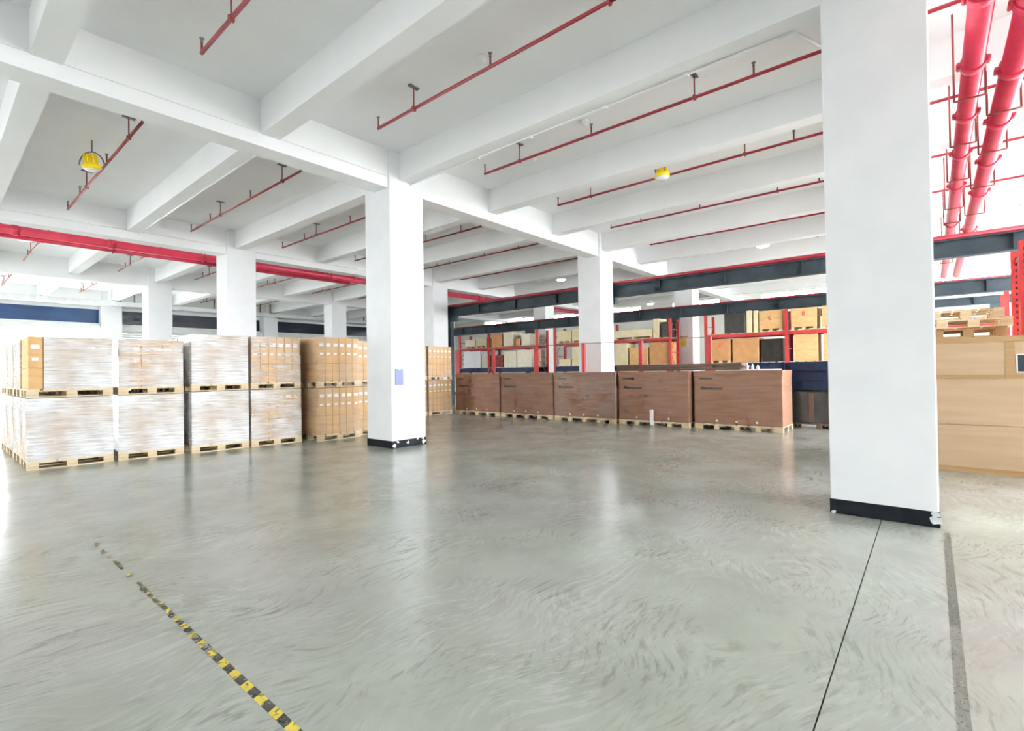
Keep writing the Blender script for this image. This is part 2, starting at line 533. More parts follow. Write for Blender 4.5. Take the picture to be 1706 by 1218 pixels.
# far right wall with clerestory strip windows
WIN = [(28.6, 26.1), (24.9, 23.0), (21.6, 18.9), (16.9, 14.5), (12.4, 9.5), (7.3, 3.4), (-0.4, -4.0), (-5.0, -8.6)]
bx_ = [(30.4, 30.7, -9.8, 33.6, 0, 5.27), (30.4, 30.7, -9.8, 33.6, 5.62, 6.15)]
edge = 33.6
for (a, b) in WIN:
    bx_.append((30.4, 30.7, a, edge, 5.27, 5.62))
    edge = b
bx_.append((30.4, 30.7, -9.8, edge, 5.27, 5.62))
wall('wall_right', bx_, 'cream far wall with a strip of bright windows under the ceiling', WALLC)
for i, (a, b) in enumerate(WIN):
    w = struct('window_%d' % (i + 1), boxes_mesh('window_frame', [(30.42, 30.47, b, a, 5.27, 5.295), (30.42, 30.47, b, a, 5.595, 5.62), (30.42, 30.47, b, b + 0.03, 5.295, 5.595), (30.42, 30.47, a - 0.03, a, 5.295, 5.595)], GALV), 'bright strip window high on the far wall')
    n_ = 2
    for q in range(n_):
        y0 = b + 0.03 + (a - b - 0.06) * q / n_
        y1 = b + 0.03 + (a - b - 0.06) * (q + 1) / n_
        obj('pane', boxes_mesh('pane', [(30.44, 30.448, y0, y1, 5.295, 5.595)], GLASS), w)
# far wall with shutters (y = 33)
bays = [(1.6, 5.98), (6.83, 14.15), (15.0, 22.25), (23.1, 30.4)]
bx_ = [(-7.3, 30.7, 33.3, 33.6, 5.06, 6.15)]
for x0, x1 in ((-7.3, 1.6), (5.98, 6.83), (14.15, 15.0), (22.25, 23.1)):  # leftmost stretch is unseen, added to cut daylight from the door
    bx_.append((x0, x1, 33.3, 33.6, 0, 5.06))
wall('wall_back', bx_, 'white wall at the far left with shutter doors between pillars')
for i, (x0, x1) in enumerate(bays):
    mat = BLUEG if i == 0 else DARKG
    w = struct('window_%d' % (len(WIN) + 1 + i), boxes_mesh('transom_frame', [(x0, x1, 33.3, 33.42, 4.24, 4.30), (x0, x1, 33.3, 33.42, 5.02, 5.06)], PAINT),
               'deep blue window band above the open door' if i == 0 else 'dark window band above a closed shutter')
    k = 4 if i == 0 else 6
    for q in range(k):
        a, b = x0 + (x1 - x0) * q / k, x0 + (x1 - x0) * (q + 1) / k
        obj('pane', boxes_mesh('transom_pane', [(round(a, 4), round(b, 4), 33.34, 33.36, 4.30, 5.02)], mat), w)
    d = struct('door_%d' % (i + 1), boxes_mesh('shutter_box', [(x0, x1, 33.05, 33.45, 3.92, 4.24)], SHUT),
               'open roller shutter door with daylight beyond' if i == 0 else 'closed grey roller shutter door')
    lo = 3.68 if i == 0 else 0.0
    z = 3.92
    while z > lo + 0.02:
        obj('slat', boxes_mesh('shutter_slat', [(x0 + 0.04, x1 - 0.04, 33.28, 33.31, -0.115, 0.0)], SHUT), d, (0, 0, z))
        z -= 0.12
    obj('shutter_motor', cbox('shutter_motor', 0.35, 0.3, 0.28, GALV, 0.02), d, (x1 - 0.2, 32.9, 3.9))
# cable tray in front of the far wall
tr = thing('cable_tray', 'pale cable tray hung along the far wall above the window bands', 'cable tray', (12, 31.9, 5.12))
obj('tray_side', boxes_mesh('tray_side', [(-14, 18, -0.12, -0.10, 0, 0.22)], GALV), tr)
obj('tray_side', boxes_mesh('tray_side2', [(-14, 18, 0.10, 0.12, 0, 0.22)], GALV), tr)
obj('tray_bottom', boxes_mesh('tray_bottom', [(-14, 18, -0.10, 0.10, 0, 0.02)], GALV), tr)
for x in (-11.2, -8.4, -5.4, -4.8, -1.0, 1.6, 2.2, 5.2, 9, 12):
    obj('hanger_rod', boxes_mesh('tray_rod', [(-0.03, 0.03, -0.03, 0.03, 0.2, 0.80)], GREYM), tr, (x, 0, 0))

# ------------------------------------------------------------------ sprinkler branch pipes
PX = [2.29, 4.92, 7.51, 10.15, 12.80, 15.44, 18.08, 20.7, 23.4]
PZ = 5.58
stub_me = tubes_mesh('stub', [((0, 0, 0), (0, 0, 0.13), 0.014)], RUST, 8)
head_me = lathe_mesh('sprinkler_head', [(0.006, 0.0), (0.022, 0.01), (0.012, 0.03), (0.03, 0.05), (0.03, 0.056)], GREYM, 10)
rod_me = tubes_mesh('hanger_rod', [((0, 0, 0), (0, 0, 0.33), 0.011)], RUST, 8)
plate_me = boxes_mesh('hanger_plate', [(-0.09, 0.09, -0.035, 0.035, 0, 0.02)], GREYM)
clamp_me = boxes_mesh('clamp', [(-0.032, 0.032, -0.018, 0.018, -0.032, 0.032)], RUST)
BAYN = ['in the nearest ceiling bay', 'beyond the first girder', 'past the long red main', 'in the farthest bay by the shutters']
def branch(x, y0, y1, heads, hangers, label, mat, r):
    t = thing('sprinkler_pipe', label, 'pipe', (x, y0, PZ), 0, 'sprinkler branch pipes')
    L = y1 - y0
    obj('pipe', tubes_mesh('branch_pipe', [((0, 0, 0), (0, L, 0), r)], mat, 10), t)
    for h in heads:
        s = obj('stub', stub_me, t, (0, h - y0, 0))
        obj('sprinkler_head', head_me, s, (0, 0, 0.13))
    for h in hangers:
        s = obj('hanger_rod', rod_me, t, (0, h - y0, 0))
        obj('hanger_plate', plate_me, s, (0, 0, 0.33))
        obj('clamp', clamp_me, s)
for i, x in enumerate(PX):
    lab = '%s red sprinkler pipe from the left %s'
    branch(x, -8 if i > 1 else -4, 7.0, [6.985, 4.45, 1.83, -0.9, -3.4], [6.06, 2.66, -1.8], lab % (ORD[i], BAYN[0]), REDP, 0.024)
    if i < 8:
        branch(x, 9.62, 15.95, [9.64, 12.0, 14.5, 15.93], [10.43, 13.8], lab % (ORD[i], BAYN[1]), RUST, 0.023)
        branch(x, 17.75, 24.0, [17.8, 20.6, 23.0], [18.8, 22.3], lab % (ORD[i], BAYN[2]), RUST, 0.022)
    if i < 5:
        branch(x, 25.9, 31.4, [26.0, 28.6, 31.0], [27.0, 30.5], lab % (ORD[i], BAYN[3]), RUST, 0.022)

# ------------------------------------------------------------------ big red mains
def main_pipe(name, label, a, b, r, flanges, hang, mat=REDPINK, group=None):
    a, b = Vector(a), Vector(b)
    t = thing(name, label, 'pipe', tuple(a), 0, group)
    obj('pipe', tubes_mesh('main', [((0, 0, 0), tuple(b - a), r)], mat, 20), t)
    d = (b - a).normalized()
    for f in flanges:
        p = d * f
        fl = obj('coupling', tubes_mesh('coupling', [(tuple(-d * 0.06), tuple(d * 0.06), r * 1.16)], mat, 20), t, tuple(p))
        s = d.cross(Vector((0, 0, 1)))
        for sg in (-1, 1):
            obj('bolt', tubes_mesh('bolt', [(tuple(s * sg * r * 1.25 - d * 0.07), tuple(s * sg * r * 1.25 + d * 0.07), 0.022)], mat, 8), fl)
    for f in hang:
        p = d * f
        s = d.cross(Vector((0, 0, 1)))
        w = r + 0.045
        h = 5.92 - a.z
        pts = [tuple(s * w + Vector((0, 0, h))), tuple(s * w + Vector((0, 0, -r - 0.015))), tuple(-s * w + Vector((0, 0, -r - 0.015))), tuple(-s * w + Vector((0, 0, h)))]
        obj('hanger', path_tube('main_hanger', pts, 0.013, RUST, 6), t, tuple(p))
    return t
main_pipe('fire_main', 'thick red pipe overhead right of the near pillar, left one of two', (0.5, -0.42, 4.92), (25.5, -0.42, 4.92), 0.10, [5.8, 7.2, 8.7, 10.3, 12.2, 15.6, 19], [7.9, 9.6, 11.5, 13.6, 15.0, 18.0, 21.0], group='pair of red mains at the right')
main_pipe('fire_main', 'thick red pipe overhead at the right edge, right one of two', (0.5, -0.78, 4.92), (25.5, -0.78, 4.92), 0.115, [6.2, 7.6, 9.2, 11.0, 13.0, 16.5], [8.6, 10.2, 12.2, 14.4, 17.0, 20.0], group='pair of red mains at the right')
main_pipe('fire_main', 'long thick red pipe running along behind the second girder on the left', (-6.5, 17.42, 5.19), (29.5, 17.42, 5.19), 0.115, [8.0, 9.9, 17.5, 21.4, 24.6], [7.2, 12.2, 16.5, 20.0, 25.0], group='red mains on the left')
main_pipe('fire_main', 'thinner red pipe just below the long thick one, upper left', (-6.5, 17.68, 5.08), (11.0, 17.68, 5.08), 0.06, [8.5], [10.0, 13.2], group='red mains on the left')
# white conduits on girders and the beam
def conduit(label, pts, r=0.014, clips=()):
    t = thing('conduit', label, 'conduit', pts[0])
    o = Vector(pts[0])
    obj('tube', path_tube('conduit_tube', [tuple(Vector(p) - o) for p in pts], r, PLAST, 8), t)
    for c in clips:
        obj('clip', boxes_mesh('conduit_clip', [(-0.025, 0.025, -0.03, 0.03, -0.022, 0.022)], PLAST), t, tuple(Vector(c) - o))
conduit('thin white conduit along the face of the first girder', [(-5, 8.185, 5.40), (5.95, 8.185, 5.40)], 0.010)
conduit('thin white conduit on the second girder above the red main', [(-5, 16.332, 5.41), (5.95, 16.332, 5.41)], 0.014)
conduit('thin white conduit on the second girder right of the pillar', [(6.85, 16.332, 5.38), (14.1, 16.332, 5.38)], 0.014)
conduit('white conduit clipped under the beam from the pillar, bending at its near end', [(6.49, 8.14, 5.365), (6.49, 1.15, 5.365), (7.3, 0.85, 5.365)], 0.016,
        [(6.49, y, 5.355) for y in (7.2, 6.2, 5.0, 3.6, 2.4)])
conduit('white conduit along the beam left of the pillar in the second bay', [(3.80, 8.65, 5.365), (3.80, 16.3, 5.365)], 0.016)
# ------------------------------------------------------------------ lamps and detectors
def work_lamp(label, loc, rz, tilt):
    t = thing('work_lamp', label, 'lamp', loc, rz, 'yellow lamps')
    body = obj('lamp_body', lathe_mesh('lamp_body', [(0.05, 0.26), (0.07, 0.25), (0.075, 0.20), (0.10, 0.19), (0.10, 0.10), (0.135, 0.08), (0.15, 0.03), (0.15, 0.0), (0.12, 0.0)], YEL, 24), t, (0, 0, 0), (tilt, 0, 0))
    for q in range(8):
        a = q * PI / 4
        obj('cooling_fin', boxes_mesh('cooling_fin', [(0.07, 0.115, -0.006, 0.006, 0.10, 0.245)], YEL), body, (0, 0, 0), (0, 0, a))
    obj('lens', lathe_mesh('lamp_lens', [(0.135, 0.004), (0.12, -0.03), (0.08, -0.05), (0.02, -0.058)], LENS, 24), body)
    pts = []
    for q in range(13):
        a = PI * q / 12
        pts.append((0.20 * math.cos(a), 0, 0.05 + 0.26 * math.sin(a)))
    obj('bracket', path_tube('lamp_bracket', pts, 0.012, GREYM, 6), t)
    obj('mounting_rod', tubes_mesh('mounting_rod', [((0, 0, 0.30), (0, 0, 5.93 - loc[2]), 0.014)], GREYM, 8), t)
    return t
work_lamp('yellow dome lamp with a white lens hung at the upper left', (2.06, 11.95, 5.40), -0.6, 0.25)
work_lamp('small yellow lamp hung beside the third pipe at the upper right', (9.66, 4.10, 5.37), 0.7, 0.0)
for i, (x, y, lab) in enumerate([(5.09, 4.75, 'white smoke detector beside the second red pipe near the top'),
                      (8.22, 6.24, 'white round detector under the ceiling past the third pipe end'),
                      (7.61, 4.63, 'small white detector above the third red pipe'),
                      (18.26, 13.8, 'white detector near the lit lamp left of the middle pillar')]):
    t = thing('smoke_detector', lab, 'detector', (x, y, 5.83), 0, 'ceiling detectors')
    obj('base', lathe_mesh('detector_base', [(0.06, 0.10), (0.06, 0.07), (0.05, 0.065)], PLAST, 16), t)
    obj('dome', lathe_mesh('detector_dome', [(0.05, 0.066), (0.055, 0.04), (0.04, 0.01), (0.015, 0.0)], PLAST, 16), t)
def bay_lamp(label, loc, lit):
    t = thing('high_bay_lamp', label, 'lamp', loc, 0, 'round white high bay lamps')
    obj('housing', lathe_mesh('bay_housing', [(0.05, 0.22), (0.08, 0.21), (0.09, 0.09), (0.20, 0.05), (0.21, 0.03)], PLAST, 20), t)
    obj('diffuser', lathe_mesh('bay_diffuser', [(0.20, 0.032), (0.18, 0.0), (0.10, -0.03), (0.02, -0.035)], LAMPW if lit else LENS, 20), t)
    obj('stem', tubes_mesh('bay_stem', [((0, 0, 0.2), (0, 0, 5.93 - loc[2]), 0.014)], PLAST, 8), t)
bay_lamp('lit round lamp left of the pillar behind the brown cartons', (18.45, 12.6, 5.52), True)
bay_lamp('lit round lamp in the ceiling left of the near pillar', (18.35, 4.3, 5.58), True)
bay_lamp('lit lamp far back above the red racks right of the middle pillar', (27.0, 12.3, 5.2), True)
bay_lamp('white round lamp behind the red main at the left edge', (1.95, 20.2, 5.52), False)
bay_lamp('white round lamp near the shutters at the left edge', (1.93, 28.6, 5.55), False)
bay_lamp('white round lamp under the red main left of the plated pillar', (9.82, 20.2, 5.52), False)

# ------------------------------------------------------------------ dark steel runway beams
def runway(label, x, z0, z1, y0, y1, posts, conduit_r, brackets=()):
    t = thing('steel_beam', label, 'beam', (x, y0, z0), 0, 'dark steel runway beams')
    L = y1 - y0
    h = z1 - z0
    obj('web', boxes_mesh('beam_web', [(-0.012, 0.012, 0, L, 0.03, h - 0.03)], DKST), t)
    obj('flange', boxes_mesh('beam_flange', [(-0.12, 0.12, 0, L, 0, 0.03)], DKST), t)
    obj('flange', boxes_mesh('beam_flange_top', [(-0.12, 0.12, 0, L, h - 0.03, h)], DKST), t)
    y = 0.6
    while y < L:
        obj('stiffener', boxes_mesh('beam_stiffener', [(-0.11, -0.013, -0.006, 0.006, 0.03, h - 0.03)], DKST), t, (0, y, 0))
        y += 2.0
    if conduit_r:
        obj('red_conduit', tubes_mesh('beam_conduit', [((-0.05, 0, h + conduit_r), (-0.05, L, h + conduit_r), conduit_r)], REDP, 12), t)
    for p, dx in posts:
        k = obj('post', boxes_mesh('beam_post', [(-0.10, 0.10, -0.11, 0.11, -z0, -0.0)], DKST), t, (dx, p - y0, 0))
        obj('bracket', boxes_mesh('beam_bracket', [(-0.09, 0.09, -0.42, -0.11, -0.22, 0.0)], DKST), k)
runway('dark steel beam with a red conduit crossing behind the middle pillar', 15.28, 3.95, 4.36, -8.0, 16.75, [(16.45, 0), (8.6, 0.0), (0.4, 0)], 0.06)
runway('second dark steel beam farther back, lower in view, over the racks', 22.12, 3.80, 4.245, -8.0, 24.0, [(9.15, 0.0), (17.45, 0.0), (1.3, 0.0)], 0.035)
runway('third dark steel beam farthest back, seen right of the near pillar', 28.6, 4.0, 4.34, -8.0, 6.0, [(5.5, 0), (-2.0, 0)], 0.0)

# ------------------------------------------------------------------ pallets and wrapped loads
def pallet_parts(parent, sx, sy, h=0.14, nblk=3, long_axis='x', loc=(0, 0, 0), mat=WOOD):
    # blocks, bottom boards and deck boards; parent is the pallet part (mesh of stringer boards)
    bt, dt = 0.018, 0.02
    st = 0.02
    if long_axis == 'x':
        ys_ = (-sy / 2 + 0.05, 0, sy / 2 - 0.05)
        pal = obj('pallet', boxes_mesh('pallet_stringers', [(-sx / 2, sx / 2, y - 0.05, y + 0.05, h - dt - st, h - dt) for y in ys_], mat), parent, loc)
        for y in ys_:
            obj('bottom_board', boxes_mesh('pallet_bottom', [(-sx / 2, sx / 2, -0.05, 0.05, 0, bt)], mat), pal, (0, y, 0))
            for k in range(nblk):
                x = -sx / 2 + 0.07 + (sx - 0.14) * k / (nblk - 1)
                obj('block', boxes_mesh('pallet_block', [(-0.07, 0.07, -0.05, 0.05, bt, h - dt - st)], mat), pal, (x, y, 0))
        n_ = 6
        wd = sx / n_ - 0.03
        for k in range(n_):
            x = -sx / 2 + wd / 2 + (sx - wd) * k / (n_ - 1)
            obj('deck_board', boxes_mesh('pallet_deck', [(-wd / 2, wd / 2, -sy / 2, sy / 2, h - dt, h)], mat), pal, (x, 0, 0))
    else:
        xs_ = (-sx / 2 + 0.05, 0, sx / 2 - 0.05)
        pal = obj('pallet', boxes_mesh('pallet_stringers_y', [(x - 0.05, x + 0.05, -sy / 2, sy / 2, h - dt - st, h - dt) for x in xs_], mat), parent, loc)
        for x in xs_:
            for k in range(nblk):
                w = 0.10 if k in (0, nblk - 1) else 0.055
                y = -sy / 2 + w + (sy - 2 * w) * k / (nblk - 1)
                obj('block', boxes_mesh('pallet_block_y', [(-0.05, 0.05, -w, w, 0, h - dt - st)], mat), pal, (x, y, 0))
        n_ = 8
        wd = sy / n_ - 0.03
        for k in range(n_):
            y = -sy / 2 + wd / 2 + (sy - wd) * k / (n_ - 1)
            obj('deck_board', boxes_mesh('pallet_deck_y', [(-sx / 2, sx / 2, -wd / 2, wd / 2, h - dt, h)], mat), pal, (0, y, 0))
    return pal

def film_mesh(sx, sy, z0, z1, seed, bulge=0.006):
    # slightly uneven wrapped shell: four sides and a top, subdivided and jittered
    rnd = random.Random(seed)
    bm = bmesh.new()
    nx, nz = 8, 10
    def grid(p, u, v, nu, nv, nrm):
        vs_ = [[None] * (nv + 1) for _ in range(nu + 1)]
        for i in range(nu + 1):
            for j in range(nv + 1):
                q = p + u * (i / nu) + v * (j / nv)
                if 0 < i < nu and 0 < j < nv:
                    q = q + nrm * (rnd.random() * bulge)
                vs_[i][j] = bm.verts.new(q)
        for i in range(nu):
            for j in range(nv):
                bm.faces.new((vs_[i][j], vs_[i + 1][j], vs_[i + 1][j + 1], vs_[i][j + 1]))
    a, b = sx / 2, sy / 2
    Z = Vector((0, 0, z1 - z0))
    grid(Vector((-a, -b, z0)), Vector((sx, 0, 0)), Z, nx, nz, Vector((0, -1, 0)))
    grid(Vector((a, -b, z0)), Vector((0, sy, 0)), Z, nx, nz, Vector((1, 0, 0)))
    grid(Vector((a, b, z0)), Vector((-sx, 0, 0)), Z, nx, nz, Vector((0, 1, 0)))
    grid(Vector((-a, b, z0)), Vector((0, -sy, 0)), Z, nx, nz, Vector((-1, 0, 0)))
    grid(Vector((-a, -b, z1)), Vector((sx, 0, 0)), Vector((0, sy, 0)), 4, 4, Vector((0, 0, 1)))
    bmesh.ops.remove_doubles(bm, verts=bm.verts, dist=0.0005)
    me = bpy.data.meshes.new('stretch_wrap')
    bm.to_mesh(me)
    bm.free()
    return me

label_a = boxes_mesh('carton_label', [(-0.05, 0.05, -0.0025, 0, -0.035, 0.035)], WHITEP)
label_b = boxes_mesh('carton_label_small', [(-0.04, 0.04, -0.0025, 0, -0.022, 0.022)], WHITEP)
def load(label, loc, rz, sx, sy, H, film, group, labels=True, ncol=6, split=0.40, bare=0.0):
    t = thing('wrapped_pallet_load', label, 'pallet load', loc, rz, group)
    pallet_parts(t, sx, sy)
    z0 = 0.14
    h = H - z0 - 0.016
    inset = 0.014
    cw = (sx - 2 * inset) / ncol
    h1 = h * split
    h2 = h - h1
    for k in range(ncol):
        x = -sx / 2 + inset + cw * (k + 0.5)
        c1 = obj('carton', cbox('carton', cw - 0.004, sy - 2 * inset, h1 - 0.003, CART, 0.006), t, (x, random.uniform(-0.004, 0.004), z0))
        c2 = obj('carton', cbox('carton', cw - 0.004, sy - 2 * inset, h2, CART, 0.006), t, (x, random.uniform(-0.004, 0.004), z0 + h1))
        if labels:
            yf = -(sy - 2 * inset) / 2
            obj('label', label_a, c2, (random.uniform(-0.012, 0.012), yf, h2 - 0.17))
            obj('label', label_b, c2, (random.uniform(-0.015, 0.015), yf, h2 - 0.37))
    me = film_mesh(sx - 0.004 - bare, sy - 0.004, z0 - 0.02, H - 0.012, int(loc[0] * 100 + loc[2] * 10))
    me.materials.append(film)
    obj('stretch_wrap', me, t, (bare / 2, 0, 0), label='clear crinkled plastic stretch film')
    return t

G1 = 'wrapped stacks left of the pillar'
# (x0, x1, front y left, front y right, lower top, upper top)
ST = [(1.09, 2.20, 11.15, 11.13, 1.17, 2.19, FILM_GLARE, FILM_GLARE),
      (2.26, 3.25, 11.10, 11.00, 1.17, 2.18, FILM_GLARE, FILM_MID),
      (3.34, 4.36, 10.87, 10.80, 1.19, 2.31, FILM_GLARE, FILM_GLARE),
      (4.40, 5.42, 10.79, 10.68, 1.19, 2.31, FILM_MID, FILM_HALF),
      (5.63, 6.68, 10.34, 10.34, 1.19, 2.33, FILM_CLEAR, FILM_CLEAR),
      (6.74, 7.76, 10.55, 10.55, 1.19, 2.29, FILM_CLEAR, FILM_CLEAR)]
POSN = ['leftmost', 'second', 'third', 'fourth', 'fifth', 'sixth']
for i, (x0, x1, ya, yb, h1, h2, fa, fb) in enumerate(ST):
    rz = math.atan2(yb - ya, x1 - x0)
    sx = math.hypot(x1 - x0, yb - ya)
    sy = 1.02
    cx = (x0 + x1) / 2 - math.sin(rz) * sy / 2
    cy = (ya + yb) / 2 + math.cos(rz) * sy / 2
    w = 'leftmost stack' if i == 0 else '%s stack from the left' % POSN[i]
    load('lower load of film-wrapped cartons in the %s' % w, (cx, cy, 0), rz, sx, sy, h1, fa, G1)
    load('upper load of film-wrapped cartons in the %s' % w, (cx, cy, h1), rz, sx - 0.01, sy - 0.01, h2 - h1, fb, G1, bare=0.20 if i == 0 else 0.0)
    if i in (1, 2, 3, 4):
        load('lower wrapped load standing directly behind the %s' % w, (cx - math.sin(rz) * 1.1, cy + 1.1, 0), rz, sx, sy, h1, fa, 'second row of wrapped stacks', False)
        load('upper wrapped load standing directly behind the %s' % w, (cx - math.sin(rz) * 1.1, cy + 1.1, h1), rz, sx - 0.01, sy - 0.01, h2 - h1 - 0.03, fb, 'second row of wrapped stacks', False)
for k in range(3):
    y = 11.15 + 1.08 * (k + 1) + 0.51
    load('lower wrapped load, %s behind the leftmost stack' % ORD[k], (1.66, y, 0), 0, 1.1, 1.02, 1.17, FILM_GLARE, 'wrapped stacks behind the leftmost one', False)
    load('upper wrapped load, %s behind the leftmost stack' % ORD[k], (1.66, y, 1.17), 0, 1.09, 1.01, 1.02, FILM_GLARE, 'wrapped stacks behind the leftmost one', False)
G2 = 'wrapped stacks right of the pillar'
load('lower load of labelled cartons beside the brown cartons', (11.80, 13.76, 0), 0, 1.10, 1.02, 1.22, FILM_CLEAR, G2)
load('upper load of labelled cartons beside the brown cartons', (11.80, 13.76, 1.22), 0, 1.10, 1.02, 1.19, FILM_CLEAR, G2)
load('lower load of labelled cartons partly hidden by the plated pillar', (10.64, 13.76, 0), 0, 1.10, 1.02, 1.22, FILM_CLEAR, G2)
load('upper load of labelled cartons partly hidden by the plated pillar', (10.64, 13.76, 1.22), 0, 1.10, 1.02, 1.19, FILM_CLEAR, G2)

# ------------------------------------------------------------------ row of large brown cartons
BR = [(13.10, 10.98, 'first large brown carton from the left, beside the tan stacks', 12.36),
      (10.94, 8.80, 'second large brown carton from the left on a pallet', 12.36),
      (8.76, 6.68, 'third large brown carton from the left, glinting with film', 12.34),
      (6.63, 4.66, 'fourth large brown carton from the left, with a pale scuff', 12.40),
      (4.60, 2.58, 'fifth large brown carton, at the right end of the row', 12.55)]
def mark(parent, name, y, z, w, h, mat=PRINT):
    obj(name, boxes_mesh('mark', [(-0.0025, 0, -round(w, 3) / 2, round(w, 3) / 2, -round(h, 3) / 2, round(h, 3) / 2)], mat), parent, (0, y, z))
for i, (ya, yb, lab, xf) in enumerate(BR):
    W = ya - yb
    sx = 1.0
    t = thing('brown_carton', lab, 'carton', (xf + sx / 2, (ya + yb) / 2, 0), 0, 'large brown cartons in a row')
    pallet_parts(t, sx, W - 0.02, 0.13, 5, 'y')
    H = 1.42 - 0.13
    body = obj('body', cbox('brown_body', sx - 0.01, W - 0.02, H, BROWN, 0.014), t, (0, 0, 0.13))
    lid = obj('lid', boxes_mesh('brown_lid', [(-sx / 2 - 0.004, sx / 2 + 0.004, -round(W, 3) / 2 + 0.004, round(W, 3) / 2 - 0.004, -0.11, 0.006)], BROWN), t, (0, 0, 1.42))
    xs0 = -(sx - 0.01) / 2
    pr = obj('printed_mark', boxes_mesh('mark_bar', [(-0.0025, 0, -0.24, 0.24, -0.025, 0.025)], PRINT), body, (xs0, W / 2 - 0.46, H * 0.67))
    obj('printed_mark', boxes_mesh('mark_bar2', [(-0.0025, 0, -0.05, 0.05, -0.035, 0.035)], PRINT), body, (xs0, W / 2 - 0.22, H * 0.68))
    obj('printed_mark', boxes_mesh('mark_bar3', [(-0.0025, 0, -0.16, 0.16, -0.018, 0.018)], PRINT), body, (xs0, W / 2 - 0.30, H * 0.90 - 0.05))
    for k in (1, 2, 3):
        y = -W / 2 + 0.1 + (W - 0.2) * k / 4
        obj('strap_clip', cbox('strap_clip', 0.02, 0.05, 0.05, WHITEP, 0.008), body, (xs0 - 0.008, y, 0.05))
    if i == 3:
        obj('torn_film', cbox('torn_film', 0.02, 0.10, 0.40, WHITEP, 0.008), body, (xs0 - 0.014, 0.02, -0.10))
    me = film_mesh(sx + 0.02, W - 0.006, 0.10, 1.429, 900 + i, 0.01)
    me.materials.append(FILM_CLEAR if i == 2 else FILM_BROWN)
    obj('stretch_wrap', me, t, label='clear plastic stretch film')
# boards lying on the cartons
t = thing('board_stack', 'long brown boards lying on the fourth and fifth brown cartons', 'boards', (12.95, 5.15, 1.444))
for k in range(3):
    obj('board', boxes_mesh('long_board', [(-0.28, 0.28, -1.68, 1.68, 0, 0.045)], BROWND), t, (0, (0.05, -0.03, 0.02)[k], 0.056 * k + 0.008))
    obj('paper_sheet', boxes_mesh('paper_sheet', [(-0.275, 0.275, -1.66, 1.66, 0, 0.006)], BROWN), t, (0, 0, 0.056 * k + 0.001))
obj('paper_sheet', boxes_mesh('paper_sheet', [(-0.275, 0.275, -1.66, 1.66, 0, 0.006)], BROWN), t, (0, 0, 0.056 * 2 + 0.054))
for k, y in enumerate((3.38, 3.27, 3.16)):
    b = thing('small_bottle', ['tallest small white bottle beside the end of the brown boards', 'middle small white bottle on the fifth brown carton', 'shortest small white bottle on the fifth brown carton'][k], 'bottle', (12.75 + 0.03 * k, y, 1.444), 0, 'small white bottles')
    hh = (0.17, 0.14, 0.11)[k]
    obj('bottle_body', lathe_mesh('bottle_body', [(0.03, 0), (0.035, 0.01), (0.035, hh * 0.6), (0.016, hh * 0.78)], PLAST, 12), b)
    obj('cap', lathe_mesh('bottle_cap', [(0.018, hh * 0.76), (0.018, hh), (0.01, hh + 0.004)], WHITEP, 12), b)

# ------------------------------------------------------------------ red posts with cord behind the cartons
for k, y in enumerate((14.42, 12.47, 10.48, 8.54, 6.57, 4.59)):
    t = thing('red_post', '%s red steel post from the left behind the brown cartons' % ORD[k], 'post', (13.72, y, 0), 0, 'red posts carrying the cord')
    obj('foot_plate', cbox('post_foot', 0.22, 0.22, 0.012, REDR, 0.003), t)
    obj('upright', boxes_mesh('post_upright', [(-0.05, 0.05, -0.055, -0.045, 0.012, 2.34), (-0.05, 0.05, 0.045, 0.055, 0.012, 2.34), (0.04, 0.05, -0.045, 0.045, 0.012, 2.34), (-0.05, -0.04, -0.045, 0.045, 0.012, 2.34)], REDR), t)
    obj('cap', cbox('post_cap', 0.12, 0.15, 0.015, REDR, 0.003), t, (0, 0, 2.34))
t = tag(obj('barrier_cord', path_tube('barrier_cord', [(13.64, 14.42, 2.345), (13.64, 8.54, 2.335), (13.64, 6.57, 2.33), (13.64, 4.59, 2.335)], 0.010, ROPE, 6)), 'thin dark cord strung along the tops of the red posts', 'cord')

